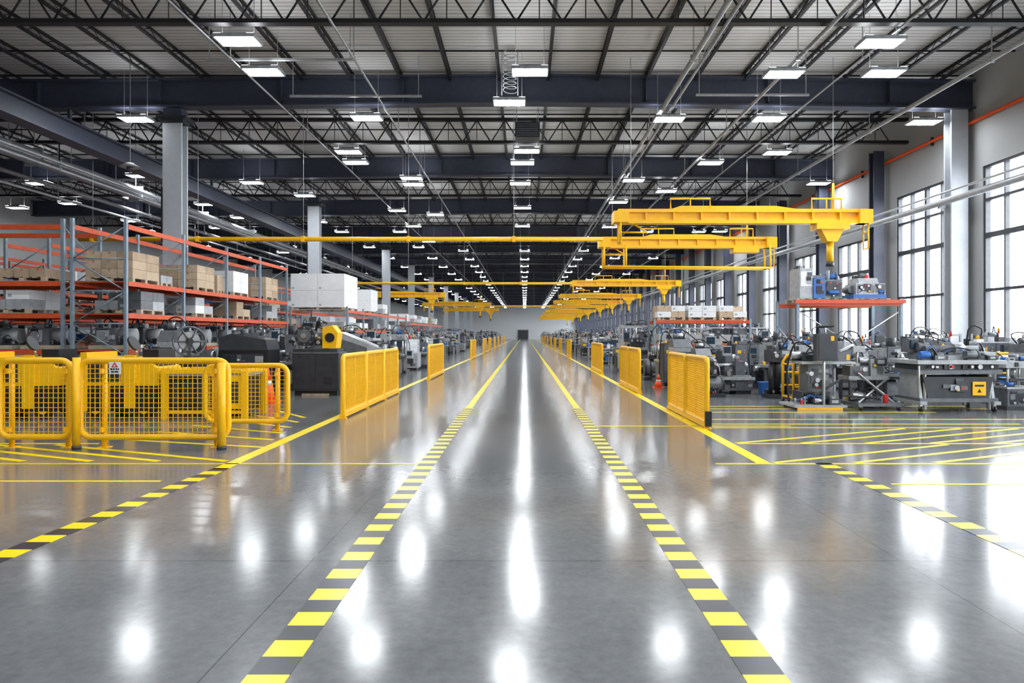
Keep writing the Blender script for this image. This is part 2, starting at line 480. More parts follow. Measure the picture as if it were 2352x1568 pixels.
def barrier(ln,h=1.18,secs=1,sp=.04):
    m=MB(); w0=ln/secs
    for s_ in range(secs):
        a=s_*w0+.04; c=(s_+1)*w0-.04
        pts=[(p[1],p[0],p[2]) for p in rrect(a,c,.1,h,.09)]
        m.sweep(pts,.045,'yellow',8,True)
        y=a+sp
        while y<c: m.box(-.004,.004,y-.005,y+.005,.1,h,'yellow'); y+=sp
        z=.1+sp
        while z<h: m.box(-.004,.004,a,c,z-.005,z+.005,'yellow'); z+=sp
        m.box(-.012,.012,(a+c)/2-.025,(a+c)/2+.025,.1,h,'yellow')
        for y in (a,c): m.box(-.035,.035,y-.035,y+.035,0,h*.55,'yellow'); m.box(-.07,.07,y-.06,y+.06,0,.02,'yellow')
    m.box(-.05,.05,0,ln,.03,.09,'yellow')
    return m
barrier(5.3,1.18,3).ob('safety_barrier',(-3.42,12.25,0))
bm_=barrier(4.0,1.18,1).mesh('safety_barrier')
inst(bm_,'safety_barrier',(-3.3,22.4,0))
m=barrier(2.9,1.18,2); m.box(-.05,.05,-.06,.0,.05,.3,'black'); m.ob('safety_barrier',(3.07,10.95,0))
barrier(3.4,1.18,2).ob('safety_barrier',(3.05,17.3,0))
inst(bm_,'safety_barrier',(3.05,25.6,0))
for y in (40,52,60,70,80,92,104): inst(bm_,'safety_barrier',(-3.3,y,0))
for y in (43,54,64,74,86,98,110): inst(bm_,'safety_barrier',(3.05,y,0))

def cone():
    m=MB(); m.box(-.16,.16,-.16,.16,0,.03,'cone_orange'); m.cyl((0,0,.03),(0,0,.24),.13,'cone_orange',16,.088); m.cyl((0,0,.24),(0,0,.3),.088,'white',16,.07)
    m.cyl((0,0,.3),(0,0,.5),.07,'cone_orange',16,.022); return m.mesh('traffic_cone')
cm=cone()
inst(cm,'traffic_cone',(-5.92,15.0,0),0,(1.5,1.5,1.75)) 
inst(cm,'traffic_cone',(3.95,19.3,0),0,(.9,.9,.8))

# ------------------------------------------------------------------ racks
def rack(nx, bay, depth, h, levels, decks=True):
    m=MB(); 
    for i in range(nx+1):
        x=i*bay
        for y in (0,depth):
            m.box(x-.04,x+.04,y-.035,y+.035,0,h,'rack_blue'); m.box(x-.08,x+.08,y-.07,y+.07,0,.015,'rack_blue')
        z=.25; fl=0
        while z<h-.9:
            m.cyl((x,0 if fl else depth,z),(x,depth if fl else 0,z+.8),.018,'rack_blue',5); m.cyl((x,0,z),(x,depth,z),.018,'rack_blue',5); z+=.8; fl=1-fl
    for i in range(nx):
        for z in levels:
            for y in (-.02,depth+.02):
                m.box(i*bay+.04,(i+1)*bay-.04,y-.025,y+.025,z-.12,z,'orange')
            if decks and z<h-.3:
                for q in range(6):
                    xx=i*bay+.1+q*(bay-.2)/5; m.box(xx-.03,xx+.03,0.01,depth-.01,z-.03,z-.002,'orange')
                m.box(i*bay+.08,(i+1)*bay-.08,.03,depth-.03,z-.002,z+.008,'mgrey')
    return m
LV=[1.2,2.1,2.9,4.3]
H=math.pi/2
rack(4,2.72,1.32,4.45,LV).ob('pallet_rack',(-9.83,16.1,0),H)
rack(3,2.75,1.4,4.45,LV).ob('pallet_rack',(-19.7,16.2,0),0)
rack(9,2.75,1.3,4.45,LV).ob('pallet_rack',(-14.2,19.5,0),H)
rack(9,2.75,1.3,4.45,LV).ob('pallet_rack',(-18.4,19.5,0),H)
rack(9,2.75,1.3,4.45,LV).ob('pallet_rack',(-23.4,19.5,0),H)
rack(5,2.75,2.4,2.75,[.9,1.75,2.6]).ob('pallet_rack',(-7.5,27.6,0),H)
rack(6,2.75,2.0,2.4,[.9,2.3]).ob('pallet_rack',(-7.5,42.6,0),H)

def pallet(m,w_,d_):
    for i in range(3): m.box(-w_/2,w_/2,-d_/2+i*(d_-.1)/2,-d_/2+i*(d_-.1)/2+.1,0,.02,'wood')
    for i in range(3):
        for j in range(3):
            m.box(-w_/2+i*(w_-.12)/2,-w_/2+i*(w_-.12)/2+.12,-d_/2+j*(d_-.1)/2,-d_/2+j*(d_-.1)/2+.1,.02,.09,'wood')
    for i in range(6): m.box(-w_/2+i*(w_-.12)/5,-w_/2+i*(w_-.12)/5+.12,-d_/2,d_/2,.09,.112,'wood')
def cartons(w_,d_,nx,ny,nz,hz,cols=('carton','carton2'),skip=0.0,seed=1):
    r=random.Random(seed); m=MB(); pallet(m,w_,d_)
    for k in range(nz):
        for i in range(nx):
            for j in range(ny):
                if k==nz-1 and r.random()<skip: continue
                g=.006; c=r.choice(cols)
                x0=-w_/2+i*w_/nx+g; x1=-w_/2+(i+1)*w_/nx-g; y0=-d_/2+j*d_/ny+g; y1=-d_/2+(j+1)*d_/ny-g
                z0=.113+k*hz; z1=z0+hz-g
                m.box(x0,x1,y0,y1,z0,z1,c)
                if c.startswith('carton'):
                    xm=(x0+x1)/2; m.box(xm-.025,xm+.025,y0-.002,y1+.002,z1-.06,z1+.002,'tape')
                else:
                    m.box(x0+.05,x0+.15,y0-.003,y0,z0+.06,z0+.14,'lgrey')
    return m
ZS=2.91
stk=lambda nm_,loc,m,rz=0: m.ob(nm_,loc,rz)
RX=-10.5
stk('carton_stack',(RX,17.1,ZS),cartons(1.2,1.2,3,2,3,.22,seed=1))
stk('carton_stack',(-12.6,16.9,ZS),cartons(1.2,1.1,3,2,1,.22,seed=2,skip=.2))
stk('carton_stack',(-14.6,16.9,ZS),cartons(1.2,1.1,2,2,2,.25,('lgrey','mgrey'),seed=2,skip=.2))
stk('carton_stack',(RX,20.3,ZS),cartons(1.2,1.1,2,2,3,.22,seed=3,skip=.3))
stk('carton_stack',(RX,18.35,ZS),cartons(.9,.6,2,2,2,.2,('white','lgrey'),seed=3,skip=.3))
stk('carton_stack',(RX,21.4,ZS),cartons(1.1,.5,2,1,2,.24,('carton2','carton2'),seed=4))
stk('carton_stack',(RX,22.8,ZS),cartons(1.2,1.2,2,2,2,.36,('white',),seed=5))
stk('carton_stack',(RX,25.6,ZS),cartons(1.2,1.2,2,2,3,.25,seed=6))
for i,(xx,yy,zz) in enumerate(((RX,17.4,2.11),(RX,20.2,2.11),(RX,23,2.11),(RX,25.6,2.11),(-13.0,16.9,2.11),(-15.6,16.9,2.11),(-18.2,16.9,2.11),(-18.0,16.9,2.91))):
    stk('carton_stack',(xx,yy,zz),cartons(1.2,1.1,2,2,2 if i!=5 else 1,.24,(('mgrey','lgrey'),('white','lgrey'),('carton','carton2'))[i%3],seed=60+i,skip=.4))
stk('white_crate_stack',(-8.85,29.0,2.62),cartons(2.3,2.2,2,2,2,.72,('white',),seed=7))
stk('white_crate_stack',(-8.4,33.7,2.62),cartons(1.3,1.5,1,2,2,.55,('white',),seed=8))
stk('carton_stack',(-8.6,36.8,2.62),cartons(1.5,1.2,2,2,2,.25,('white','lgrey'),seed=9))
for i in range(5):
    for z in (.91,1.76):
        stk('carton_stack',(-8.7,29+i*2.75,z),cartons(1.8,1.6,3,2,2,.24,R.choice([('white','lgrey'),('mgrey','lgrey')]),seed=80+i,skip=.4))
for i in range(6):
    stk('carton_stack',(-8.5,44+i*2.75,2.31),cartons(1.4,1.2,2,2,2,.25,R.choice([('white','lgrey'),('carton','carton2')]),seed=20+i,skip=.2))
for i in range(8):
    for X in (-14.85,-19.05,-24.05):
        for z in (1.21,2.11,2.91):
            if R.random()<.9:
                nz = 2 if z>2.5 else 1
                stk('carton_stack',(X,20.9+i*2.75,z),cartons(1.1,1.6,2,2,nz,.28,R.choice([('white','lgrey'),('carton','carton2'),('mgrey','lgrey'),('blue','lgrey')]),seed=int(R.random()*999),skip=.2))

# ------------------------------------------------------------------ machines
def panel(m,x0,x1,y,z0,z1,seed,n=6):
    """front-face detail: access plates, vents, bolts, gauges, conduit boxes"""
    r=random.Random(seed)
    for i in range(n):
        a=r.uniform(x0,x1-.12); c=min(x1,a+r.uniform(.08,.28)); e=r.uniform(z0,z1-.08); g=min(z1,e+r.uniform(.06,.22))
        t=r.uniform(.008,.03); k=r.choice(['lgrey','mgrey','dgrey','mgrey','dgrey','black'])
        m.box(a,c,y-t,y,e,g,k)
        q=r.random()
        if q<.35:
            zz=e+.02
            while zz<g-.02: m.box(a+.01,c-.01,y-t-.005,y-t,zz,zz+.008,'black'); zz+=.022
        elif q<.6:
            m.cyl(((a+c)/2,y-t,(e+g)/2),((a+c)/2,y-t-.03,(e+g)/2),min(.05,(c-a)/3),'steel',12)
        elif q<.8:
            for xx in (a+.012,c-.012):
                for zz in (e+.012,g-.012): m.cyl((xx,y-t,zz),(xx,y-t-.008,zz),.006,'steel',6)
        else:
            m.box(a+.01,min(a+.07,c),y-t-.003,y-t,e+.02,min(e+.06,g),r.choice(['yellow','white','red']))
def top(m,x0,x1,y0,y1,z,seed,n=7,hm=.3):
    """clutter bolted on a machine top: motors, valves, junction boxes, hoses"""
    r=random.Random(seed); P=[]
    for i in range(n):
        x=r.uniform(x0,x1); y=r.uniform(y0,y1); q=r.random(); s_=r.uniform(.05,.13); h=r.uniform(.06,hm)
        if q<.35:
            m.box(x-s_,x+s_,y-s_*.7,y+s_*.7,z,z+h,r.choice(['mgrey','dgrey','lgrey','dgrey'])); m.box(x-s_*.6,x+s_*.6,y-s_*.7-.01,y-s_*.7,z+h*.3,z+h*.8,r.choice(['black','lgrey','steel']))
        elif q<.6:
            m.box(x-s_,x+s_,y-s_*.5,y+s_*.5,z,z+.03,'dgrey'); m.cyl((x-s_*1.1,y,z+.03+s_*.7),(x+s_*.8,y,z+.03+s_*.7),s_*.7,r.choice(['mgrey','steel','blue','mgrey']),14); m.cyl((x+s_*.8,y,z+.03+s_*.7),(x+s_*1.1,y,z+.03+s_*.7),s_*.78,'dgrey',14)
        elif q<.8:
            m.cyl((x,y,z),(x,y,z+h*1.3),.02,'steel',8); m.cyl((x,y,z+h*1.0),(x,y,z+h*1.05),.06,'steel',12); m.box(x-.04,x+.04,y-.03,y+.03,z+h*.4,z+h*.7,'mgrey')
        else:
            m.cyl((x,y,z),(x,y,z+h),s_*.6,r.choice(['lgrey','dgrey','red','yellow']),14,s_*.5); m.cyl((x,y,z+h),(x,y,z+h+.03),s_*.3,'steel',10)
        P.append((x,y,z+h*.7))
    for i in range(0,n-1,2):
        a=P[i]; b_=P[i+1]; mid=((a[0]+b_[0])/2,(a[1]+b_[1])/2,max(a[2],b_[2])+r.uniform(.06,.2))
        m.sweep([a,mid,b_],r.uniform(.01,.018),r.choice(['black','black','blue','dgrey']),6,smooth=True)
def wheel(m,x,y,r=.06):
    m.cyl((x-.02,y,r),(x+.02,y,r),r,'black',12); m.box(x-.03,x+.03,y-.02,y+.02,r,r*2+.03,'steel')
def lathe():
    m=MB()
    m.box(-1.2,1.2,-.4,.4,.12,.55,'mgrey'); m.box(-1.15,-.5,-.35,.35,0,.12,'dgrey'); m.box(.5,1.15,-.35,.35,0,.12,'dgrey')
    m.box(-1.25,1.25,-.5,-.4,.5,.6,'lgrey')
    m.box(-1.2,-.45,-.38,.38,.55,1.35,'lgrey'); m.box(-1.15,-.5,-.4,-.38,.7,1.2,'dgrey')
    m.cyl((-.45,0,1.0),(-.25,0,1.0),.22,'steel',20); m.cyl((-.25,0,1.0),(.55,0,1.0),.06,'steel',12)
    m.box(.55,.95,-.2,.2,.6,1.15,'mgrey'); m.cyl((.95,0,1.0),(1.1,0,1.0),.12,'steel',14)
    for y in (-.2,.2): m.box(-.45,1.2,y-.04,y+.04,.55,.64,'steel')
    m.box(0,.35,-.35,.3,.64,.8,'dgrey'); m.box(.08,.26,-.2,0,.8,1.0,'mgrey'); m.cyl((.17,-.35,.72),(.17,-.42,.72),.09,'steel',14)
    m.prism([(-.4,1.35),(.38,1.35),(.38,1.6),(-.15,1.6)],-1.2,-.55,'mgrey')
    m.box(-.1,.3,.3,.42,.6,1.5,'dgrey'); m.cyl((.1,.36,1.5),(.1,-.3,1.62),.025,'steel'); m.box(-.08,.28,-.4,-.3,1.35,1.7,'lgrey'); m.box(-.05,.25,-.41,-.4,1.45,1.67,'screen')
    m.box(-1.0,-.7,-.415,-.4,.8,1.0,'yellow')
    m.sweep([(-1.1,.2,1.6),(-1.2,.3,1.85),(-.7,.35,1.9),(-.1,.36,1.5)],.02,'black',6,smooth=True)
    panel(m,-1.15,1.15,-.4,.15,.5,1,12); panel(m,-1.15,-.5,-.4,.72,1.18,2,4); top(m,-1.1,-.6,-.05,.3,1.6,3,5,.2); top(m,.55,.9,-.1,.15,1.15,4,3,.2); top(m,.2,1.1,.2,.35,.64,5,5,.3)
    return m
def mill():
    m=MB()
    m.box(-.5,.5,-.6,.5,0,.22,'dgrey'); m.box(-.25,.25,0,.5,.22,1.7,'lgrey'); m.prism([(-.5,.22),(0,.22),(0,.85),(-.35,.7)],-.18,.18,'mgrey')
    m.box(-.7,.7,-.55,-.1,.85,.95,'steel'); m.box(-.6,.6,-.5,-.15,.75,.85,'mgrey'); m.cyl((-.7,-.3,.8),(-.82,-.3,.8),.1,'steel',14); m.cyl((.7,-.3,.8),(.82,-.3,.8),.1,'steel',14)
    m.box(-.22,.22,-.5,.45,1.5,1.8,'lgrey'); m.box(-.2,.2,-.55,-.2,1.25,1.85,'mgrey'); m.cyl((0,-.38,1.02),(0,-.38,1.25),.07,'steel',12,.1)
    m.cyl((0,-.35,1.85),(0,-.35,2.15),.14,'dgrey',16); m.cyl((.2,-.4,1.5),(.32,-.4,1.5),.12,'steel',14)
    m.cyl((.25,.2,1.6),(.75,-.2,1.65),.025,'steel'); m.box(.6,.95,-.35,-.22,1.25,1.7,'dgrey'); m.box(.63,.92,-.36,-.35,1.42,1.66,'screen')
    for i in range(3): m.cyl((.66+i*.08,-.36,1.33),(.66+i*.08,-.38,1.33),.02,['red','yellow','steel'][i],8)
    m.box(-.3,-.1,-.2,-.1,.95,1.05,'mgrey'); m.box(.1,.3,-.35,-.2,.95,1.08,'blue')
    m.sweep([(-.2,.3,1.7),(-.5,.4,1.9),(-.7,.4,1.4),(-.6,.45,.3)],.02,'black',6,smooth=True)
    panel(m,-.2,.2,-.55,1.28,1.8,6,5); panel(m,-.55,.55,-.5,.76,.84,7,5); top(m,-.15,.15,0,.4,1.8,8,4,.2); top(m,-.6,.6,-.45,-.2,.95,9,5,.15); m.box(-.6,-.3,.1,.45,.22,.9,'dgrey'); panel(m,-.58,-.32,.1,.3,.85,10,3)
    return m
def cabinet(c='dgrey',c2='mgrey',sd=0):
    m=MB()
    m.box(-.5,.5,-.3,.3,.08,1.45,c); m.box(-.46,.46,-.26,.26,0,.08,'black')
    for s_ in (-1,1):
        x0,x1=(-.48,-.01) if s_<0 else (.01,.48)
        m.box(x0,x1,-.32,-.3,.12,1.42,c2)
        m.box((-.07 if s_<0 else .04),(-.04 if s_<0 else .07),-.345,-.32,.7,.9,'steel')
        for i in range(6): m.box(x0+.1,x1-.1,-.327,-.32,.2+i*.05,.22+i*.05,'black')
    m.box(.12,.38,-.326,-.32,1.1,1.3,'screen'); m.box(-.4,-.25,-.327,-.32,1.1,1.22,'yellow')
    for i in range(3): m.cyl((-.12,-.32,1.05+i*.08),(-.12,-.345,1.05+i*.08),.02,['red','yellow','steel'][i],8)
    m.cyl((.3,0,1.45),(.3,0,1.6),.015,'steel'); m.cyl((.3,0,1.6),(.3,0,1.68),.03,'red',10); m.cyl((.3,0,1.68),(.3,0,1.76),.03,'yellow',10)
    m.box(-.3,.05,-.2,.2,1.45,1.55,c2); m.sweep([(-.2,0,1.55),(-.2,0,1.75),(-.5,.1,1.7),(-.6,.1,.2)],.022,'black',6,smooth=True)
    panel(m,.08,.42,-.32,.55,1.05,11+sd,3); top(m,-.4,.4,-.15,.2,1.45,12+sd,5,.25)
    return m
def bench(seed=0):
    r=random.Random(seed); m=MB()
    for x in (-1,1):
        for y in (-.35,.35): m.box(x-.03,x+.03,y-.03,y+.03,0,.82,'lgrey')
    m.box(-1.1,1.1,-.42,.42,.82,.88,'lgrey'); m.box(-1.0,1.0,-.35,.35,.2,.24,'mgrey'); m.box(.4,.95,-.38,.3,.3,.8,'dgrey')
    for i in range(3): m.box(.42,.93,-.4,-.38,.33+i*.16,.46+i*.16,'mgrey'); m.box(.6,.75,-.415,-.4,.39+i*.16,.41+i*.16,'steel')
    for x in (-1,1): m.box(x-.02,x+.02,.36,.4,.88,1.6,'lgrey')
    m.box(-1.0,1.0,.2,.42,1.35,1.38,'lgrey')
    for i in range(6):
        x=-.95+i*.36; h=r.uniform(.08,.3); c=r.choice(['mgrey','dgrey','blue','white','lgrey','black','red'])
        m.box(x,x+r.uniform(.15,.3),-.2,.15,.88,.88+h,c); m.cyl((x+.1,-.05,.88+h),(x+.1,-.05,.95+h),.05,'steel',10)
        m.box(x,x+.22,.22,.38,1.38,1.38+r.uniform(.06,.25),r.choice(['white','lgrey','yellow','mgrey','dgrey']))
    m.box(-.3,.15,-.05,.0,1.0,1.3,'black'); m.box(-.27,.12,-.055,-.05,1.03,1.27,'screen'); m.box(-.1,-.05,-.03,.02,.88,1.0,'black')
    m.box(-.7,-.4,-.3,.2,.24,.5,'blue'); top(m,-.95,.95,-.35,.3,.88,seed+30,10,.25); top(m,-.9,.3,-.2,.2,.24,seed+31,5,.3)
    return m
def press():
    m=MB()
    m.box(-.6,.6,-.5,.5,0,.15,'dgrey'); m.box(-.5,.5,-.4,.4,.15,.8,'mgrey'); m.box(-.55,.55,-.45,.45,.8,.88,'steel')
    for x in (-.5,.5):
        for y in (-.3,.3): m.cyl((x*.85,y,.88),(x*.85,y,1.6),.04,'steel',12)
    m.box(-.55,.55,-.4,.4,1.6,1.85,'lgrey'); m.cyl((0,0,1.2),(0,0,1.6),.09,'steel',14); m.box(-.35,.35,-.3,.3,1.1,1.2,'dgrey')
    m.cyl((0,0,1.85),(0,0,2.1),.15,'mgrey',16); m.cyl((-.3,.1,1.85),(-.3,.1,2.0),.08,'blue',12)
    m.box(-.4,.4,-.42,-.4,.3,.65,'dgrey'); m.box(.15,.35,-.43,-.42,.4,.58,'yellow')
    m.box(.6,.85,-.3,.1,.7,1.1,'lgrey'); m.box(.62,.83,-.31,-.3,.85,1.05,'screen')
    m.sweep([(-.3,.1,2.0),(-.5,.2,2.15),(-.75,.2,1.6),(-.7,.2,.2)],.02,'black',6,smooth=True)
    m.sweep([(.2,-.1,1.85),(.35,-.2,2.05),(.65,-.2,1.6),(.72,-.1,1.1)],.016,'black',6,smooth=True)
    panel(m,-.48,.48,-.42,.18,.75,14,8); panel(m,-.5,.5,-.4,1.63,1.82,15,5); top(m,-.45,.45,-.3,.3,1.85,16,5,.18); top(m,-.45,.45,-.35,.35,.88,17,4,.15)
    return m
def conveyor():
    m=MB()
    for x in (-1.1,0,1.1):
        for y in (-.3,.3): m.box(x-.03,x+.03,y-.03,y+.03,0,.75,'lgrey')
        m.box(x-.02,x+.02,-.3,.3,.25,.29,'lgrey')
    for y in (-.34,.34): m.box(-1.3,1.3,y-.025,y+.025,.7,.85,'mgrey')
    for i in range(19): m.cyl((-1.22+i*.136,-.31,.81),(-1.22+i*.136,.31,.81),.035,'steel',8)
    m.cyl((.6,-.36,.55),(.6,.1,.55),.11,'dgrey',14); m.box(.5,.7,-.45,-.36,.45,.75,'dgrey')
    m.box(-.9,-.5,-.25,.25,.85,1.15,'mgrey'); m.box(-.1,.3,-.2,.2,.85,1.05,'lgrey'); m.cyl((.1,0,1.05),(.1,0,1.25),.08,'steel',12)
    m.box(-.85,-.55,-.26,-.25,.9,1.05,'yellow')
    m.box(-.7,-.4,-.2,.2,1.15,1.4,'lgrey'); m.sweep([(-.6,0,1.4),(-.5,0,1.65),(-.1,0,1.6),(.1,0,1.25)],.02,'black',6,smooth=True)
    m.cyl((.9,.34,.85),(.9,.34,1.5),.02,'steel'); m.box(.75,1.05,.28,.36,1.3,1.55,'dgrey')
    panel(m,-1.2,1.2,-.365,.71,.84,18,8); top(m,-1.1,1.1,-.2,.2,.85,19,8,.35); m.box(-.8,-.3,-.25,.25,.3,.68,'dgrey'); panel(m,-.78,-.32,-.25,.33,.65,20,4); top(m,.1,.9,-.2,.2,.0,21,4,.4)
    return m
def packer():
    m=MB()
    m.box(-.8,.8,-.5,.5,.1,.75,'lgrey'); m.box(-.75,.75,-.45,.45,0,.1,'dgrey')
    m.box(-.8,.2,-.5,.5,.75,1.4,'mgrey'); m.box(-.7,.1,-.51,-.5,.85,1.3,'screen'); m.box(-.76,-.72,-.53,-.51,.9,1.25,'steel')
    m.prism([(-.4,.75),(.4,.75),(.4,1.35),(0,1.35)],.2,.75,'lgrey')
    m.cyl((-.3,0,1.4),(-.3,0,1.65),.1,'mgrey',14,.25); m.box(-.75,-.5,.1,.4,1.4,1.7,'dgrey')
    m.box(.3,.6,-.52,-.5,.3,.6,'dgrey'); m.cyl((.7,.3,1.35),(.7,.3,1.7),.02,'steel'); m.cyl((.7,.3,1.7),(.7,.3,1.85),.035,'red',10)
    m.box(-.5,-.2,-.515,-.5,.3,.5,'mgrey'); m.sweep([(-.6,.2,1.7),(-.4,.2,1.95),(0,.3,1.9),(.3,.3,1.35)],.02,'black',6,smooth=True)
    panel(m,-.75,.75,-.5,.15,.7,22,10); top(m,-.7,.1,-.35,.3,1.4,23,6,.25); top(m,.3,.7,.1,.35,1.35,24,3,.15)
    return m
def compressor():
    m=MB()
    m.box(-.7,.7,-.35,.35,0,.12,'dgrey'); m.cyl((-.65,0,.45),(.65,0,.45),.3,'mgrey',20); 
    for x in (-.4,.4): m.box(x-.03,x+.03,-.28,.28,.1,.35,'dgrey')
    m.box(-.5,.45,-.25,.25,.74,.8,'dgrey'); m.cyl((-.4,0,1.0),(.05,0,1.0),.2,'mgrey',18); m.cyl((.05,0,1.0),(.12,0,1.0),.24,'dgrey',18)
    for i in range(5): m.cyl((-.35+i*.08,0,1.0),(-.33+i*.08,0,1.0),.22,'lgrey',18)
    m.box(.15,.42,-.18,.18,.8,1.3,'dgrey'); m.cyl((.28,0,1.3),(.28,0,1.42),.1,'lgrey',12); m.sweep([(.3,-.2,1.2),(.4,-.35,1.1),(.5,-.3,.7)],.02,'steel',6)
    panel(m,.16,.4,-.18,.82,1.28,25,4); top(m,-.45,.0,-.2,.2,.8,26,4,.2); top(m,-.6,.6,-.32,-.28,.12,27,4,.15); m.cyl((-.66,0,.45),(-.6,0,.45),.31,'dgrey',20); m.cyl((.6,0,.45),(.66,0,.45),.31,'dgrey',20)
    return m
def frame_rig():
    m=MB()
    for x in (-.9,.9):
        for y in (-.4,.4): m.box(x-.035,x+.035,y-.035,y+.035,0,2.0,'lgrey')
    for z in (.3,1.0,1.95):
        for y in (-.4,.4): m.box(-.87,.87,y-.03,y+.03,z-.03,z+.03,'lgrey')
        for x in (-.9,.9): m.box(x-.03,x+.03,-.37,.37,z-.03,z+.03,'lgrey')
    m.box(-.8,.8,-.35,.35,1.03,1.07,'steel'); m.box(-.5,.1,-.25,.25,1.07,1.45,'dgrey'); m.box(.2,.6,-.3,.2,1.07,1.3,'lgrey'); m.box(-.7,.7,-.3,.3,.33,.75,'mgrey')
    m.cyl((-.2,0,1.45),(-.2,0,1.9),.05,'steel'); m.cyl((.4,0,1.3),(.4,0,1.92),.03,'steel'); m.cyl((-.7,-.35,.55),(.7,-.35,.55),.05,'steel'); m.box(.3,.7,-.37,-.35,.4,.7,'dgrey')
    m.sweep([(-.2,.1,1.9),(0,.1,2.2),(.5,.2,2.1),(.85,.4,1.9),(.85,.43,.3)],.02,'black',6,smooth=True); m.sweep([(-.5,-.2,1.4),(-.75,-.3,1.3),(-.8,-.3,.8)],.02,'blue',6,smooth=True)
    m.box(-.85,-.6,-.47,-.42,1.3,1.7,'dgrey'); m.box(-.83,-.62,-.475,-.47,1.45,1.66,'screen')
    panel(m,-.68,.68,-.3,.36,.72,28,8); panel(m,-.48,.08,-.25,1.1,1.42,29,4); top(m,-.7,.7,-.3,.3,1.07,30,8,.35); top(m,-.6,.6,-.3,.3,1.98,31,4,.12)
    return m
BV=.008
VAR=[('metal_lathe',lathe().mesh('metal_lathe',BV)),('milling_machine',mill().mesh('milling_machine',BV)),('control_cabinet',cabinet().mesh('control_cabinet',BV)),
     ('control_cabinet',cabinet('lgrey','lgrey',50).mesh('control_cabinet',BV)),('workbench',bench(1).mesh('workbench',BV)),('workbench',bench(2).mesh('workbench',BV)),
     ('hydraulic_press',press().mesh('hydraulic_press',BV)),('roller_conveyor',conveyor().mesh('roller_conveyor',BV)),('packaging_machine',packer().mesh('packaging_machine',BV)),
     ('air_compressor',compressor().mesh('air_compressor',BV)),('assembly_frame_rig',frame_rig().mesh('assembly_frame_rig',BV))]
def V(n): return [v for v in VAR if v[0]==n][0]
def fill(x0,x1,y0,y1,dx,dy,avoid=(),s0=1.0):
    y=y0
    while y<y1:
        x=x0
        while x<x1:
            if not any(a<=x<=b_ and c<=y<=e for a,b_,c,e in avoid):
                n_,me=R.choice(VAR); s_=R.uniform(.88,1.0)*s0
                inst(me,n_,(x+R.uniform(-.05,.05),y+R.uniform(-.1,.1),0),R.choice([0,0,math.pi,.08,-.06]),(s_*.9,s_,s_*R.uniform(.9,1.05)))
            x+=dx
        y+=dy
fill(4.7,13.3,21.2,27,2.42,1.35,avoid=[(7.4,12.2,19,22.3),(4.3,9.2,23.6,26.6)])
fill(4.7,13.3,27.6,62,2.42,1.9)
fill(4.9,13.3,64,165,2.6,4.2)
fill(-6.1,-4.6,33.4,60,2.6,2.0)
fill(-9.0,-4.7,62,165,2.3,4)
def put(n,x,y,rz=0,s=(1,1,1),z=0): a=V(n); return inst(a[1],n,(x,y,z),rz,s)
put('metal_lathe',5.2,18.9,0,(.8,.9,.9)); put('milling_machine',7.2,19.0,.1,(.8,.8,.75)); put('control_cabinet',4.65,20.2,0,(.8,.8,.9)); put('hydraulic_press',7.35,17.6,0,(.8,.8,.7))
put('roller_conveyor',9.0,17.5,.05,(.8,1,1)); put('air_compressor',10.5,15.6,.2); put('metal_lathe',12.6,15.5,.1,(.75,.9,.85)); put('workbench',12.9,17.3,0,(.8,1,1)); put('milling_machine',8.6,15.6,0,(.75,.75,.7))
put('packaging_machine',10.9,17.4,0,(.9,.9,.9)); put('metal_lathe',5.3,17.6,0,(.62,.8,.75)); put('control_cabinet',13.2,18.6); put('assembly_frame_rig',12.5,20.0,0,(.7,.8,.8))
put('workbench',11.9,13.6,.1,(.7,.8,.9)); put('air_compressor',13.4,13.2,.3,(.8,.8,1)); put('milling_machine',13.4,14.4,0,(.7,.7,.8))
put('hydraulic_press',10.4,13.9,0,(.6,.6,.55)); put('air_compressor',4.6,16.6,.2,(.6,.7,.7)) ; put('packaging_machine',9.5,18.75,0,(.7,.5,.75)); put('control_cabinet',11.9,18.6,0,(.7,.8,.9))

# workstation on castors, right
m=MB()
for x in (-.75,.75):
    for y in (-.4,.4): wheel(m,x,y,.06)
    m.box(x-.07,x+.07,-.5,.5,.15,.22,'lgrey')
m.box(-.8,.8,-.45,.45,.2,.28,'mgrey')
m.prism([(-.62,.28),(.62,.28),(.72,.72),(-.72,.72)],-.42,.42,'dgrey','y')
for x in (-.74,.74): m.prism([(-.4,.25),(.4,.25),(.3,.78),(-.3,.78)],x-.03,x+.03,'lgrey')
for x in (-.66,.66):
    for y in (-.38,.38): m.cyl((x,y,.05),(x,y,1.1),.035,'steel',12)
m.box(.28,.55,-.445,-.43,.34,.62,'yellow'); m.box(.32,.51,-.449,-.445,.52,.56,'black'); m.prism([(.37,.4),(.46,.4),(.415,.48)],-.449,-.445,'black','y')
m.box(-.85,.85,-.5,.5,.78,.86,'mgrey'); m.box(-.9,.9,-.55,.55,.98,1.06,'lgrey'); m.box(-.8,.8,-.45,.45,.86,.98,'dgrey')
for i in range(4): m.cyl((-.6+i*.4,-.5,.93),(-.6+i*.4,-.56,.93),.03,'red' if i==1 else 'steel',10)
m.box(-.6,-.2,-.3,.3,1.06,1.2,'mgrey'); m.box(-.1,.5,-.25,.3,1.06,1.15,'lgrey'); m.cyl((-.5,-.1,1.28),(.6,-.1,1.28),.07,'mgrey',16); m.cyl((.1,-.1,1.28),(.3,-.1,1.28),.11,'steel',16)
m.prism([(.0,1.15),(.4,1.15),(.3,1.42),(.1,1.42)],.2,.45,'lgrey'); m.box(-.7,-.5,.1,.35,1.2,1.5,'mgrey'); m.box(-.68,-.52,.05,.1,1.3,1.47,'screen')
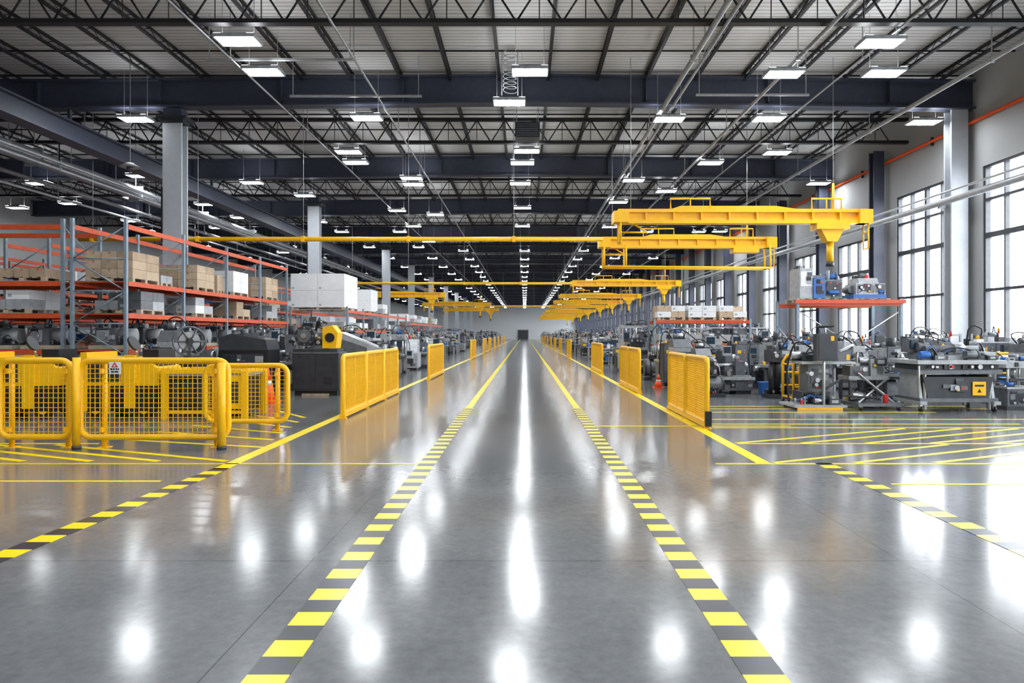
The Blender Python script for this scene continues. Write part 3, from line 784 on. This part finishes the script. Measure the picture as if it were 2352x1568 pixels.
m.cyl((-.2,.3,1.1),(-.2,.3,1.4),.03,'steel'); m.box(-.35,-.05,.2,.35,1.35,1.45,'dgrey'); m.box(.62,.85,-.3,.1,1.06,1.22,'lgrey')
m.sweep([(.6,0,1.3),(.8,.1,1.4),(.95,.2,1.1),(.9,.3,.3)],.018,'black',6,smooth=True); m.sweep([(-.6,.2,1.5),(-.3,.4,1.6),(.3,.3,1.4)],.014,'black',6,smooth=True)
panel(m,-.55,.2,-.44,.33,.68,70,6); panel(m,-.8,.8,-.46,.88,.97,71,8); top(m,-.75,.75,-.45,-.2,1.06,72,9,.14); top(m,-.6,-.2,-.2,.2,1.2,73,4,.2); top(m,.1,.8,.1,.4,1.06,74,5,.3)
m.cyl((-.85,-.5,.3),(-.85,-.5,.95),.02,'steel'); m.cyl((-.72,-.3,.3),(-.72,.3,.7),.02,'steel')
m.ob('machine_workstation',(8.85,13.75,0),0,.006)
m=MB()
m.box(-1.2,-.1,-.35,.5,.05,.1,'lgrey'); m.box(-1.15,-.2,-.36,-.34,.0,.05,'yellow'); m.box(.1,1.1,-.4,.5,.08,.14,'mgrey')
for x in (-1.1,-.2,.2,1.0):
    for y in (-.3,.42): wheel(m,x,y,.035)
m.box(-.9,-.3,.0,.5,.1,.35,'dgrey'); m.box(-.75,-.3,.05,.5,.35,.95,'mgrey'); m.box(-.95,.2,-.1,.6,.95,1.0,'lgrey')
m.cyl((-.55,-.25,.1),(-.55,-.25,1.05),.03,'steel'); m.box(-.72,-.28,-.3,-.12,1.02,1.6,'dgrey'); m.box(-.68,-.32,-.31,-.3,1.06,1.56,'dgrey'); m.box(-.43,-.36,-.315,-.31,1.45,1.55,'yellow')
m.cyl((-.5,-.2,1.6),(-.5,-.2,1.72),.02,'steel'); m.cyl((-.68,-.2,1.74),(-.32,-.2,1.77),.03,'black')
m.cyl((.2,-.2,.14),(.95,.1,.6),.025,'steel'); m.cyl((.95,-.2,.14),(.35,.1,.75),.025,'steel'); m.cyl((-.2,-.3,.3),(.6,-.3,.25),.02,'black')
m.box(.15,1.0,.1,.6,.6,.68,'lgrey'); m.box(.2,.6,.15,.5,.68,.9,'mgrey'); m.box(.65,.95,.15,.5,.68,1.05,'lgrey'); m.cyl((.65,.3,1.0),(1.0,.3,1.0),.08,'dgrey',14)
for x in (.2,.95): m.box(x-.03,x+.03,.1,.16,.14,.6,'dgrey'); m.box(x-.03,x+.03,.54,.6,.14,.6,'dgrey')
m.box(-.2,.1,.1,.5,1.0,1.2,'mgrey'); m.cyl((0,.2,1.2),(.3,.2,1.35),.04,'steel'); m.box(.25,.5,.1,.35,1.2,1.33,'lgrey'); m.cyl((.4,.25,.9),(.4,.25,1.25),.03,'steel')
m.cyl((-.7,-.2,.3),(-.2,-.28,.65),.025,'dgrey'); m.cyl((-.75,-.12,.75),(-.75,.05,.75),.05,'steel'); m.cyl((.75,-.25,.14),(.75,-.25,.32),.05,'red',12)
m.sweep([(-.3,.1,1.4),(.1,.3,1.55),(.4,.3,1.3)],.016,'black',6,smooth=True); m.sweep([(-.7,0,1.3),(-1.0,.1,1.4),(-1.15,.2,.8),(-1.1,.2,.12)],.02,'black',6,smooth=True)
panel(m,-.73,-.32,.05,.4,.92,75,7); panel(m,-.88,-.32,0,.12,.33,76,4); panel(m,.22,.58,.15,.7,.88,77,3); panel(m,.67,.93,.15,.7,1.0,78,3)
top(m,-.9,.1,.05,.5,1.0,79,8,.25); top(m,.2,.9,.2,.45,.9,80,5,.25); top(m,-1.1,-.2,-.3,-.05,.1,81,6,.15); top(m,.2,1.0,-.3,.4,.14,82,8,.2)
m.ob('assembly_machine',(6.85,14.0,0),0,.005)
m=MB(); m.box(-.3,.3,-.25,.25,0,.1,'dgrey'); m.cyl((0,0,.1),(0,0,1.2),.09,'black',12); m.box(-.25,.25,-.2,.2,.9,1.2,'dgrey'); m.box(-.2,.2,-.21,-.2,1.0,1.15,'mgrey')
m.cyl((-.2,-.1,.1),(-.2,-.1,.9),.05,'black'); m.cyl((.2,-.1,.1),(.2,-.1,.9),.05,'black'); m.sweep([(.1,0,1.2),(.3,0,1.5),(.45,0,1.2),(.45,0,.1)],.022,'black',6,smooth=True)
panel(m,-.22,.22,-.2,.92,1.18,83,4); top(m,-.2,.2,-.15,.15,1.2,84,5,.25); top(m,-.25,.25,-.2,.2,.1,85,5,.3); m.ob('robot_pedestal',(6.3,16.3,0))
m=MB()
for y in (-.3,.3):
    m.sweep([(-.2,y,.12),(-.2,y,.95),(-.1,y,1.1),(.1,y,1.1),(.2,y,.95),(.2,y,.12)],.03,'yellow',8)
    for x in (-.2,.2): wheel(m,x,y,.055)
    for z in (.4,.7): m.cyl((-.2,y,z),(.2,y,z),.02,'yellow')
for x in (-.2,.2): m.cyl((x,-.3,.15),(x,.3,.15),.025,'yellow'); m.cyl((x,-.3,.9),(x,.3,.9),.022,'yellow')
m.box(-.2,.2,-.3,.3,.14,.18,'dgrey'); m.ob('yellow_tool_trolley',(6.25,15.0,0))
m=MB(); m.prism([(-.12,0),(.12,0),(.15,.32),(-.15,.32)],-.13,.13,'blue','y'); m.box(-.17,.17,-.15,.15,.31,.34,'blue'); m.ob('blue_waste_bin',(6.3,17.1,0))

# elevated platform
m=rack(1,3.1,1.6,2.65,[2.55],True)
m.cyl((0,.0,.3),(3.1,0,2.3),.02,'steel'); m.cyl((3.1,.0,.3),(0,0,2.3),.02,'steel')
m.box(0,3.1,-.02,.02,1.3,1.35,'mgrey')
m.box(-.1,3.2,-.1,.0,2.5,2.62,'orange')
m.ob('storage_platform_rack',(8.2,19.6,0))
m=MB(); pallet(m,1.4,1.2)
m.box(-.65,-.25,-.4,.4,.12,1.05,'lgrey'); m.box(-.62,-.28,-.41,-.4,.5,.95,'white'); m.box(-.25,.1,-.45,.3,.12,.75,'blue'); m.box(.1,.65,-.4,.4,.12,.7,'mgrey'); m.box(.15,.6,-.42,-.4,.2,.6,'dgrey')
m.cyl((-.1,0,.75),(-.1,0,1.0),.1,'steel',14); m.box(-.2,.5,-.2,.2,.75,.85,'mgrey'); m.cyl((.3,-.2,.7),(.3,-.2,1.0),.05,'lgrey'); m.cyl((.2,-.46,.3),(.5,-.46,.3),.06,'blue')
panel(m,-.62,-.28,-.41,.15,.95,86,4); panel(m,.12,.62,-.42,.15,.65,87,6); panel(m,-.23,.08,-.45,.2,.7,88,4); top(m,.15,.6,-.25,.25,.7,89,5,.2); top(m,-.6,-.3,-.2,.2,1.05,90,3,.12)
m.ob('gearbox_unit',(9.1,20.45,2.56),0,.008)
m=MB(); pallet(m,1.1,1.1); m.box(-.5,.5,-.4,.4,.12,.24,'blue'); m.box(-.4,.5,-.35,.35,.24,.58,'lgrey'); m.box(-.35,.1,-.36,-.35,.35,.55,'mgrey'); m.prism([(-.35,.58),(.35,.58),(.25,.75),(-.25,.75)],-.3,.3,'lgrey'); m.cyl((-.45,-.2,.4),(-.45,.2,.4),.12,'mgrey',14); m.cyl((.1,-.4,.42),(.1,-.36,.42),.1,'mgrey',14)
panel(m,-.38,.48,-.36,.26,.56,91,8); top(m,-.25,.35,-.2,.2,.75,92,5,.15); top(m,-.45,.45,-.38,-.3,.24,93,4,.15)
m.ob('pump_unit',(10.55,20.35,2.56),0,.008)
rack(1,3.6,1.2,2.15,[1.2,2.1]).ob('pallet_rack',(4.9,24.6,0),0)
for i in range(3): stk('carton_stack',(5.55+i*1.17,25.2,2.11),cartons(1.05,1.0,2,2,2,.22,('white','white','carton2'),seed=40+i,skip=.15))
for i in range(3): stk('carton_stack',(5.55+i*1.17,25.2,1.21),cartons(1.05,1.0,2,2,2,.24,('mgrey','lgrey'),seed=43+i,skip=.3))
m=MB()
m.sweep([(0,0,.0),(0,0,1.0),(.1,0,1.1),(1.3,0,1.1),(1.4,0,1.0),(1.4,0,0)],.035,'yellow',8); m.cyl((0,0,.6),(1.4,0,.6),.03,'yellow'); m.cyl((.7,0,0),(.7,0,1.1),.03,'yellow')
grm=m.mesh('guard_rail'); 
for x,y in ((10.0,16.5),(11.6,16.45)): inst(grm,'guard_rail',(x,y,0))

# ---- left foreground machines
m=MB(); m.box(-.6,.6,-.35,.35,.12,1.08,'dgrey'); m.box(-.55,.55,-.3,.3,0,.12,'black'); m.box(-.62,.62,-.37,.37,1.08,1.12,'mgrey'); m.box(-.58,-.01,-.36,-.35,.16,1.05,'dgrey'); m.box(.01,.58,-.36,-.35,.16,1.05,'dgrey')
m.box(-.35,.35,-.36,-.3,.0,.05,'wood')
for i in range(5): m.box(.2,.45,-.365,-.36,.3+i*.04,.32+i*.04,'black')
m.ob('machine_cabinet',(-5.4,17.2,0),0,.008)
m=MB()
m.box(-.6,.55,-.3,.3,0,.08,'dgrey'); m.cyl((-.3,-.3,.42),(-.3,.3,.42),.26,'dgrey',24); m.cyl((-.3,-.36,.42),(-.3,-.3,.42),.17,'mgrey',20); m.cyl((-.3,-.4,.42),(-.3,-.36,.42),.07,'steel',14)
for i in range(8):
    a=i*math.pi/4; m.cyl((-.3+.21*math.cos(a),-.32,.42+.21*math.sin(a)),(-.3+.21*math.cos(a),-.3,.42+.21*math.sin(a)),.02,'steel',6)
m.box(-.4,-.15,-.15,.15,.66,.76,'black'); m.box(-.1,.2,-.2,.2,.08,.5,'mgrey'); m.prism([(.15,.1),(.5,.1),(.55,.5),(.4,.7),(.15,.65)],-.25,.2,'yellow','y'); m.cyl((.35,-.3,.38),(.35,-.25,.38),.12,'black',16)
m.sweep([(-.1,0,.5),(.0,-.1,.8),(.2,0,.75)],.03,'black',8,smooth=True); m.box(-.55,-.5,-.2,.2,.08,.6,'steel'); panel(m,-.1,.14,-.2,.1,.48,94,4); top(m,-.5,.1,-.1,.1,.66,95,4,.15)
m.ob('drive_motor_unit',(-5.4,17.2,1.12),0,.008)
m=MB(); m.prism([(-.8,0),(1.0,0),(1.0,1.15),(.6,1.2),(-.5,1.65),(-.8,1.6)],-.35,.35,'lgrey','y'); m.prism([(-.6,1.0),(.3,1.0),(.3,1.2),(-.6,1.5)],-.37,-.35,'mgrey','y'); m.box(-.5,.8,-.37,-.35,.2,.9,'dgrey')
m.cyl((-.5,-.2,1.6),(.6,-.2,1.2),.05,'steel'); m.cyl((.7,0,1.15),(.7,0,1.4),.08,'mgrey'); panel(m,-.48,.78,-.37,.22,.88,96,10); top(m,.55,.95,-.2,.2,1.15,97,4,.2); m.ob('slanted_feed_machine',(-4.85,19.2,0),0,.01)
m=MB(); m.box(-.6,.6,-.4,.4,.1,1.2,'black'); m.box(-.5,.5,-.35,.35,0,.1,'dgrey'); m.prism([(-.6,1.2),(.6,1.2),(.55,1.45),(-.3,1.6),(-.6,1.5)],-.4,.4,'dgrey','y'); m.box(-.5,.5,-.41,-.4,.3,1.1,'dgrey'); m.box(-.3,.3,-.2,.2,1.5,1.62,'mgrey'); m.box(.3,.5,-.42,-.41,.9,1.05,'lgrey'); m.cyl((-.4,0,1.5),(-.4,0,1.75),.06,'steel')
panel(m,-.5,.5,-.41,.32,1.08,98,8); top(m,-.4,.4,-.2,.2,1.55,99,6,.2)
m.ob('injection_moulding_machine',(-6.9,16.4,0),0,.012)
put('metal_lathe',-8.3,16.2,0,(.55,.8,1.05)); put('air_compressor',-8.2,18.0); put('milling_machine',-6.7,19.0,.2,(.9,.9,.85)); put('workbench',-5.6,21.8); put('metal_lathe',-5.7,24.2,0,(.9,1,1)); put('hydraulic_press',-5.3,26.6,0,(.9,.9,.85)); put('control_cabinet',-7.6,25.3); put('metal_lathe',-8.2,21.6,0,(.7,.9,1)); put('packaging_machine',-5.4,29,0,(.9,1,1)); put('assembly_frame_rig',-7.7,23.5,0,(.8,.8,.85)); put('milling_machine',-4.7,30.4,0,(.8,.8,.8))
m=MB()
for y in (-.2,.2):
    for k_ in range(6):
        a=k_*math.pi/3; m.cyl((.06*math.cos(a),y,.42+.06*math.sin(a)),(.32*math.cos(a),y,.42+.32*math.sin(a)),.018,'mgrey',6)
    m.sweep([(.33*math.cos(2*math.pi*q/24),y,.42+.33*math.sin(2*math.pi*q/24)) for q in range(24)],.022,'mgrey',6,True)
    m.cyl((0,y-.02,.42),(0,y+.02,.42),.08,'dgrey',14)
m.cyl((0,-.18,.42),(0,.18,.42),.22,'lgrey',24)
for k_ in range(8): m.cyl((0,-.16+k_*.04,.42),(0,-.13+k_*.04,.42),.235,'dgrey',24)
m.box(-.3,.3,-.28,.28,0,.05,'dgrey'); m.box(-.03,.03,-.28,-.24,.05,.5,'dgrey'); m.box(-.03,.03,.24,.28,.05,.5,'dgrey')
m.ob('cable_reel',(-7.65,14.9,1.003),.5)
m=MB(); m.box(-.9,.7,-.4,.4,.92,1.0,'mgrey'); m.box(-.85,.65,-.35,.35,.1,.92,'dgrey'); m.box(-.8,-.7,-.3,.3,0,.1,'black'); m.box(.5,.6,-.3,.3,0,.1,'black'); m.box(-.7,-.1,-.36,-.35,.2,.8,'mgrey'); m.box(0,.6,-.36,-.35,.2,.8,'mgrey')
top(m,-.8,-.3,-.3,.3,1.0,100,7,.35); m.ob('tool_chest',(-8.0,14.9,0))
m=MB(); m.box(-.4,.4,-.3,.3,.1,.75,'blue'); m.box(-.4,.4,-.3,.3,.75,.85,'white'); m.box(-.38,.38,-.28,.28,.85,1.5,'red'); m.box(-.3,.3,-.29,-.28,.95,1.3,'dgrey')
for x in (-.3,.3):
    for y in (-.2,.2): wheel(m,x,y,.05)
m.ob('red_tool_cabinet',(-5.9,31.6,0))
def unit(seed):
    r=random.Random(seed); m=MB(); m.box(-.5,.5,-.4,.4,0,.08,'wood'); m.box(-.4,.1,-.3,.3,.08,.45,'mgrey'); m.cyl((.1,-.05,.28),(.48,-.05,.28),.16,'lgrey',16); m.box(-.35,-.05,-.32,-.3,.15,.4,'lgrey')
    m.cyl((-.2,-.3,.28),(-.2,-.38,.28),.1,'steel',14); m.box(-.3,.0,-.15,.15,.45,.55,r.choice(['dgrey','lgrey','blue'])); m.cyl((.3,.2,.08),(.3,.2,.5),.07,'dgrey',12)
    panel(m,-.38,.08,-.3,.1,.43,seed+200,5); top(m,-.35,.05,-.2,.2,.45,seed+210,4,.12); top(m,.15,.45,-.3,.3,.08,seed+220,4,.25)
    return m.mesh('machine_part_unit')
us=[unit(i) for i in range(3)]
for i in range(4):
    for o in (.75,2.0):
        inst(us[R.randrange(3)],'machine_part_unit',(RX,16.1+i*2.72+o,1.21),R.choice([0,.1]),(1.0,1,1.2))
        inst(us[R.randrange(3)],'machine_part_unit',(RX,16.1+i*2.72+o,0),R.choice([0,.1]),(1.0,1,1.5))
for i in range(3):
    for o in (.7,2.0):
        inst(us[R.randrange(3)],'machine_part_unit',(-19.7+i*2.75+o,16.9,1.21),0,(1.1,1,1.2))
        if R.random()<.7: inst(us[R.randrange(3)],'machine_part_unit',(-19.7+i*2.75+o,16.9,0),0,(1.1,1,1.6))
def tug():
    m=MB(); m.box(-.7,.7,-.45,.45,.15,.62,'black'); m.prism([(-.7,.62),(.7,.62),(.7,.95),(.35,1.15),(-.7,1.15)],-.42,.42,'yellow','y'); m.box(-.62,.0,-.44,-.42,.7,1.05,'dgrey'); m.box(.1,.3,-.47,-.42,.2,1.2,'yellow'); m.box(-.72,-.6,-.47,.45,.15,1.25,'yellow'); m.box(-.3,-.2,-.47,-.44,.1,.62,'yellow')
    for x in (-.45,.45):
        for y in (-.38,.38): m.cyl((x,y-.06,.17),(x,y+.06,.17),.17,'black',16); m.cyl((x,y-.065,.17),(x,y+.065,.17),.08,'yellow',10)
    for i in range(4): m.box(-.55,-.05,-.445,-.44,.75+i*.07,.78+i*.07,'black')
    m.box(.35,.65,-.3,.3,.95,1.3,'black'); m.cyl((.1,0,1.1),(.0,0,1.4),.02,'steel'); m.cyl((-.02,-.0,1.4),(.02,0,1.42),.15,'black',14)
    return m.mesh('tow_tractor')
tg=tug(); inst(tg,'tow_tractor',(-7.6,12.7,0)); inst(tg,'tow_tractor',(-9.5,12.6,0),.1)
m=MB()
m.box(-.7,.7,-.4,.4,.15,.8,'black'); m.box(-.75,.75,-.45,.45,.8,.86,'lgrey')
for x in (-.75,.75):
    for y in (-.45,.45): m.box(x-.05,x+.05,y-.05,y+.05,0,.9,'yellow')
for y in (-.45,.45): m.box(-.7,.7,y-.04,y+.04,.86,.93,'yellow'); m.box(-.7,.7,y-.03,y+.03,.1,.16,'yellow')
for x in (-.75,.75): m.box(x-.04,x+.04,-.4,.4,.86,.93,'yellow')
m.box(.35,.7,-.47,-.4,.2,.8,'yellow'); m.box(.4,.65,-.475,-.47,.3,.7,'dgrey')
for i in range(6): m.box(-.6+i*.15,-.52+i*.15,-.415,-.4,.25,.7,'dgrey')
m.ob('battery_charging_unit',(-6.0,12.7,0))

# ------------------------------------------------------------------ cranes
def crane(Lc=7.6, low=False):
    m=MB()
    m.box(0,Lc,-.17,.17,0,.1,'yellow'); m.box(0,Lc,-.06,.06,.1,.34,'yellow'); m.box(0,Lc,-.17,.17,.34,.44,'yellow')
    for i in range(1,9):
        x=i*Lc/9; m.box(x-.02,x+.02,-.15,.15,.1,.34,'yellow')
    m.prism([(1.6,.44),(5.5*Lc/7.6,.44),(4.8*Lc/7.6,.54),(1.9,.54)],-.12,.12,'yellow','y')
    m.box(-.15,.3,-.3,.3,.02,.36,'yellow'); m.box(Lc-.3,Lc+.1,-.25,.25,0,.42,'yellow')
    xt=Lc-1.1
    m.box(xt-.5,xt+.5,-.24,.24,-.18,0,'yellow')
    if not low:
        m.prism([(xt-.35,-.18),(xt+.35,-.18),(xt+.15,-.55),(xt-.15,-.55)],-.18,.18,'yellow','y'); m.cyl((xt,0,-.55),(xt,0,-1.15),.1,'yellow',12)
        m.cyl((xt,0,-1.15),(xt,0,-1.3),.12,'dgrey',12)
    for a,c in ((1.6,2.8),(xt-.6,xt+.3)):
        m.sweep([(a,-.1,.44),(a,-.1,.76),(c,-.1,.76),(c,-.1,.44)],.028,'yellow',6); m.cyl(((a+c)/2,-.1,.44),((a+c)/2,-.1,.76),.022,'yellow',6)
    for y in (-.25,.25): m.cyl((0.05,y,.3),(0.05,y,-.55),.035,'yellow',8)
    m.cyl((0.05,-.25,-.55),(0.05,.25,-.55),.035,'yellow',8)
    m.cyl((.5,.0,0),(.9,0,-.25),.03,'yellow',6); m.cyl((.05,0,-.25),(.9,0,-.25),.028,'yellow',6)
    m.cyl((xt+.1,0,.44),(xt+.1,0,1.25),.035,'yellow',8)
    for x in (.4,xt+.1): m.cyl((x,0,.4),(x,0,5.1),.01,'galv',5)
    for y in (-.15,.15): m.cyl((Lc,y,.1),(Lc,y,-.75),.025,'yellow',6)
    for z in (-.25,-.75): m.cyl((Lc,-.15,z),(Lc,.15,z),.025,'yellow',6)
    if low:
        for y in (-.3,.3):
            m.cyl((.05,y,-.74),(Lc-.2,y,-.79),.045,'yellow',8)
            for x in (.05,.9,Lc-.2): m.cyl((x,y,.1),(x,y,-.76),.035,'yellow',8)
        m.cyl((Lc-.2,-.3,-.79),(Lc-.2,.3,-.79),.045,'yellow',8); m.cyl((.05,-.3,-.74),(.05,.3,-.74),.045,'yellow',8)
    return m
cm_=crane().mesh('overhead_crane'); 
inst(cm_,'overhead_crane',(2.85,20.0,4.95))
crane(6.7,True).ob('overhead_crane',(3.05,25.7,4.95))
for d in (46.5,62.3,74,86,102,116,134,152): inst(cm_,'overhead_crane',(3.4,d,4.95))
for x,d in ((-14.6,57),(-11.6,75),(-11.3,92)): inst(cm_,'overhead_crane',(x,d,4.75),0)
for y,x0,x1,z in ((24.2,-16.5,2.9,5.1),(45.5,-12.5,3.3,5.1),(83,-11,3.3,5.1)):
    m=MB(); m.cyl((x0,y,z),(x1,y,z),.085,'yellow',12); 
    x=x0+.5
    while x<x1: m.cyl((x,y,z),(x,y,ZC-.02),.01,'galv',5); m.box(x-.06,x+.06,y-.1,y+.1,z-.1,z+.1,'yellow'); x+=3.9
    m.ob('crane_runway_pipe')
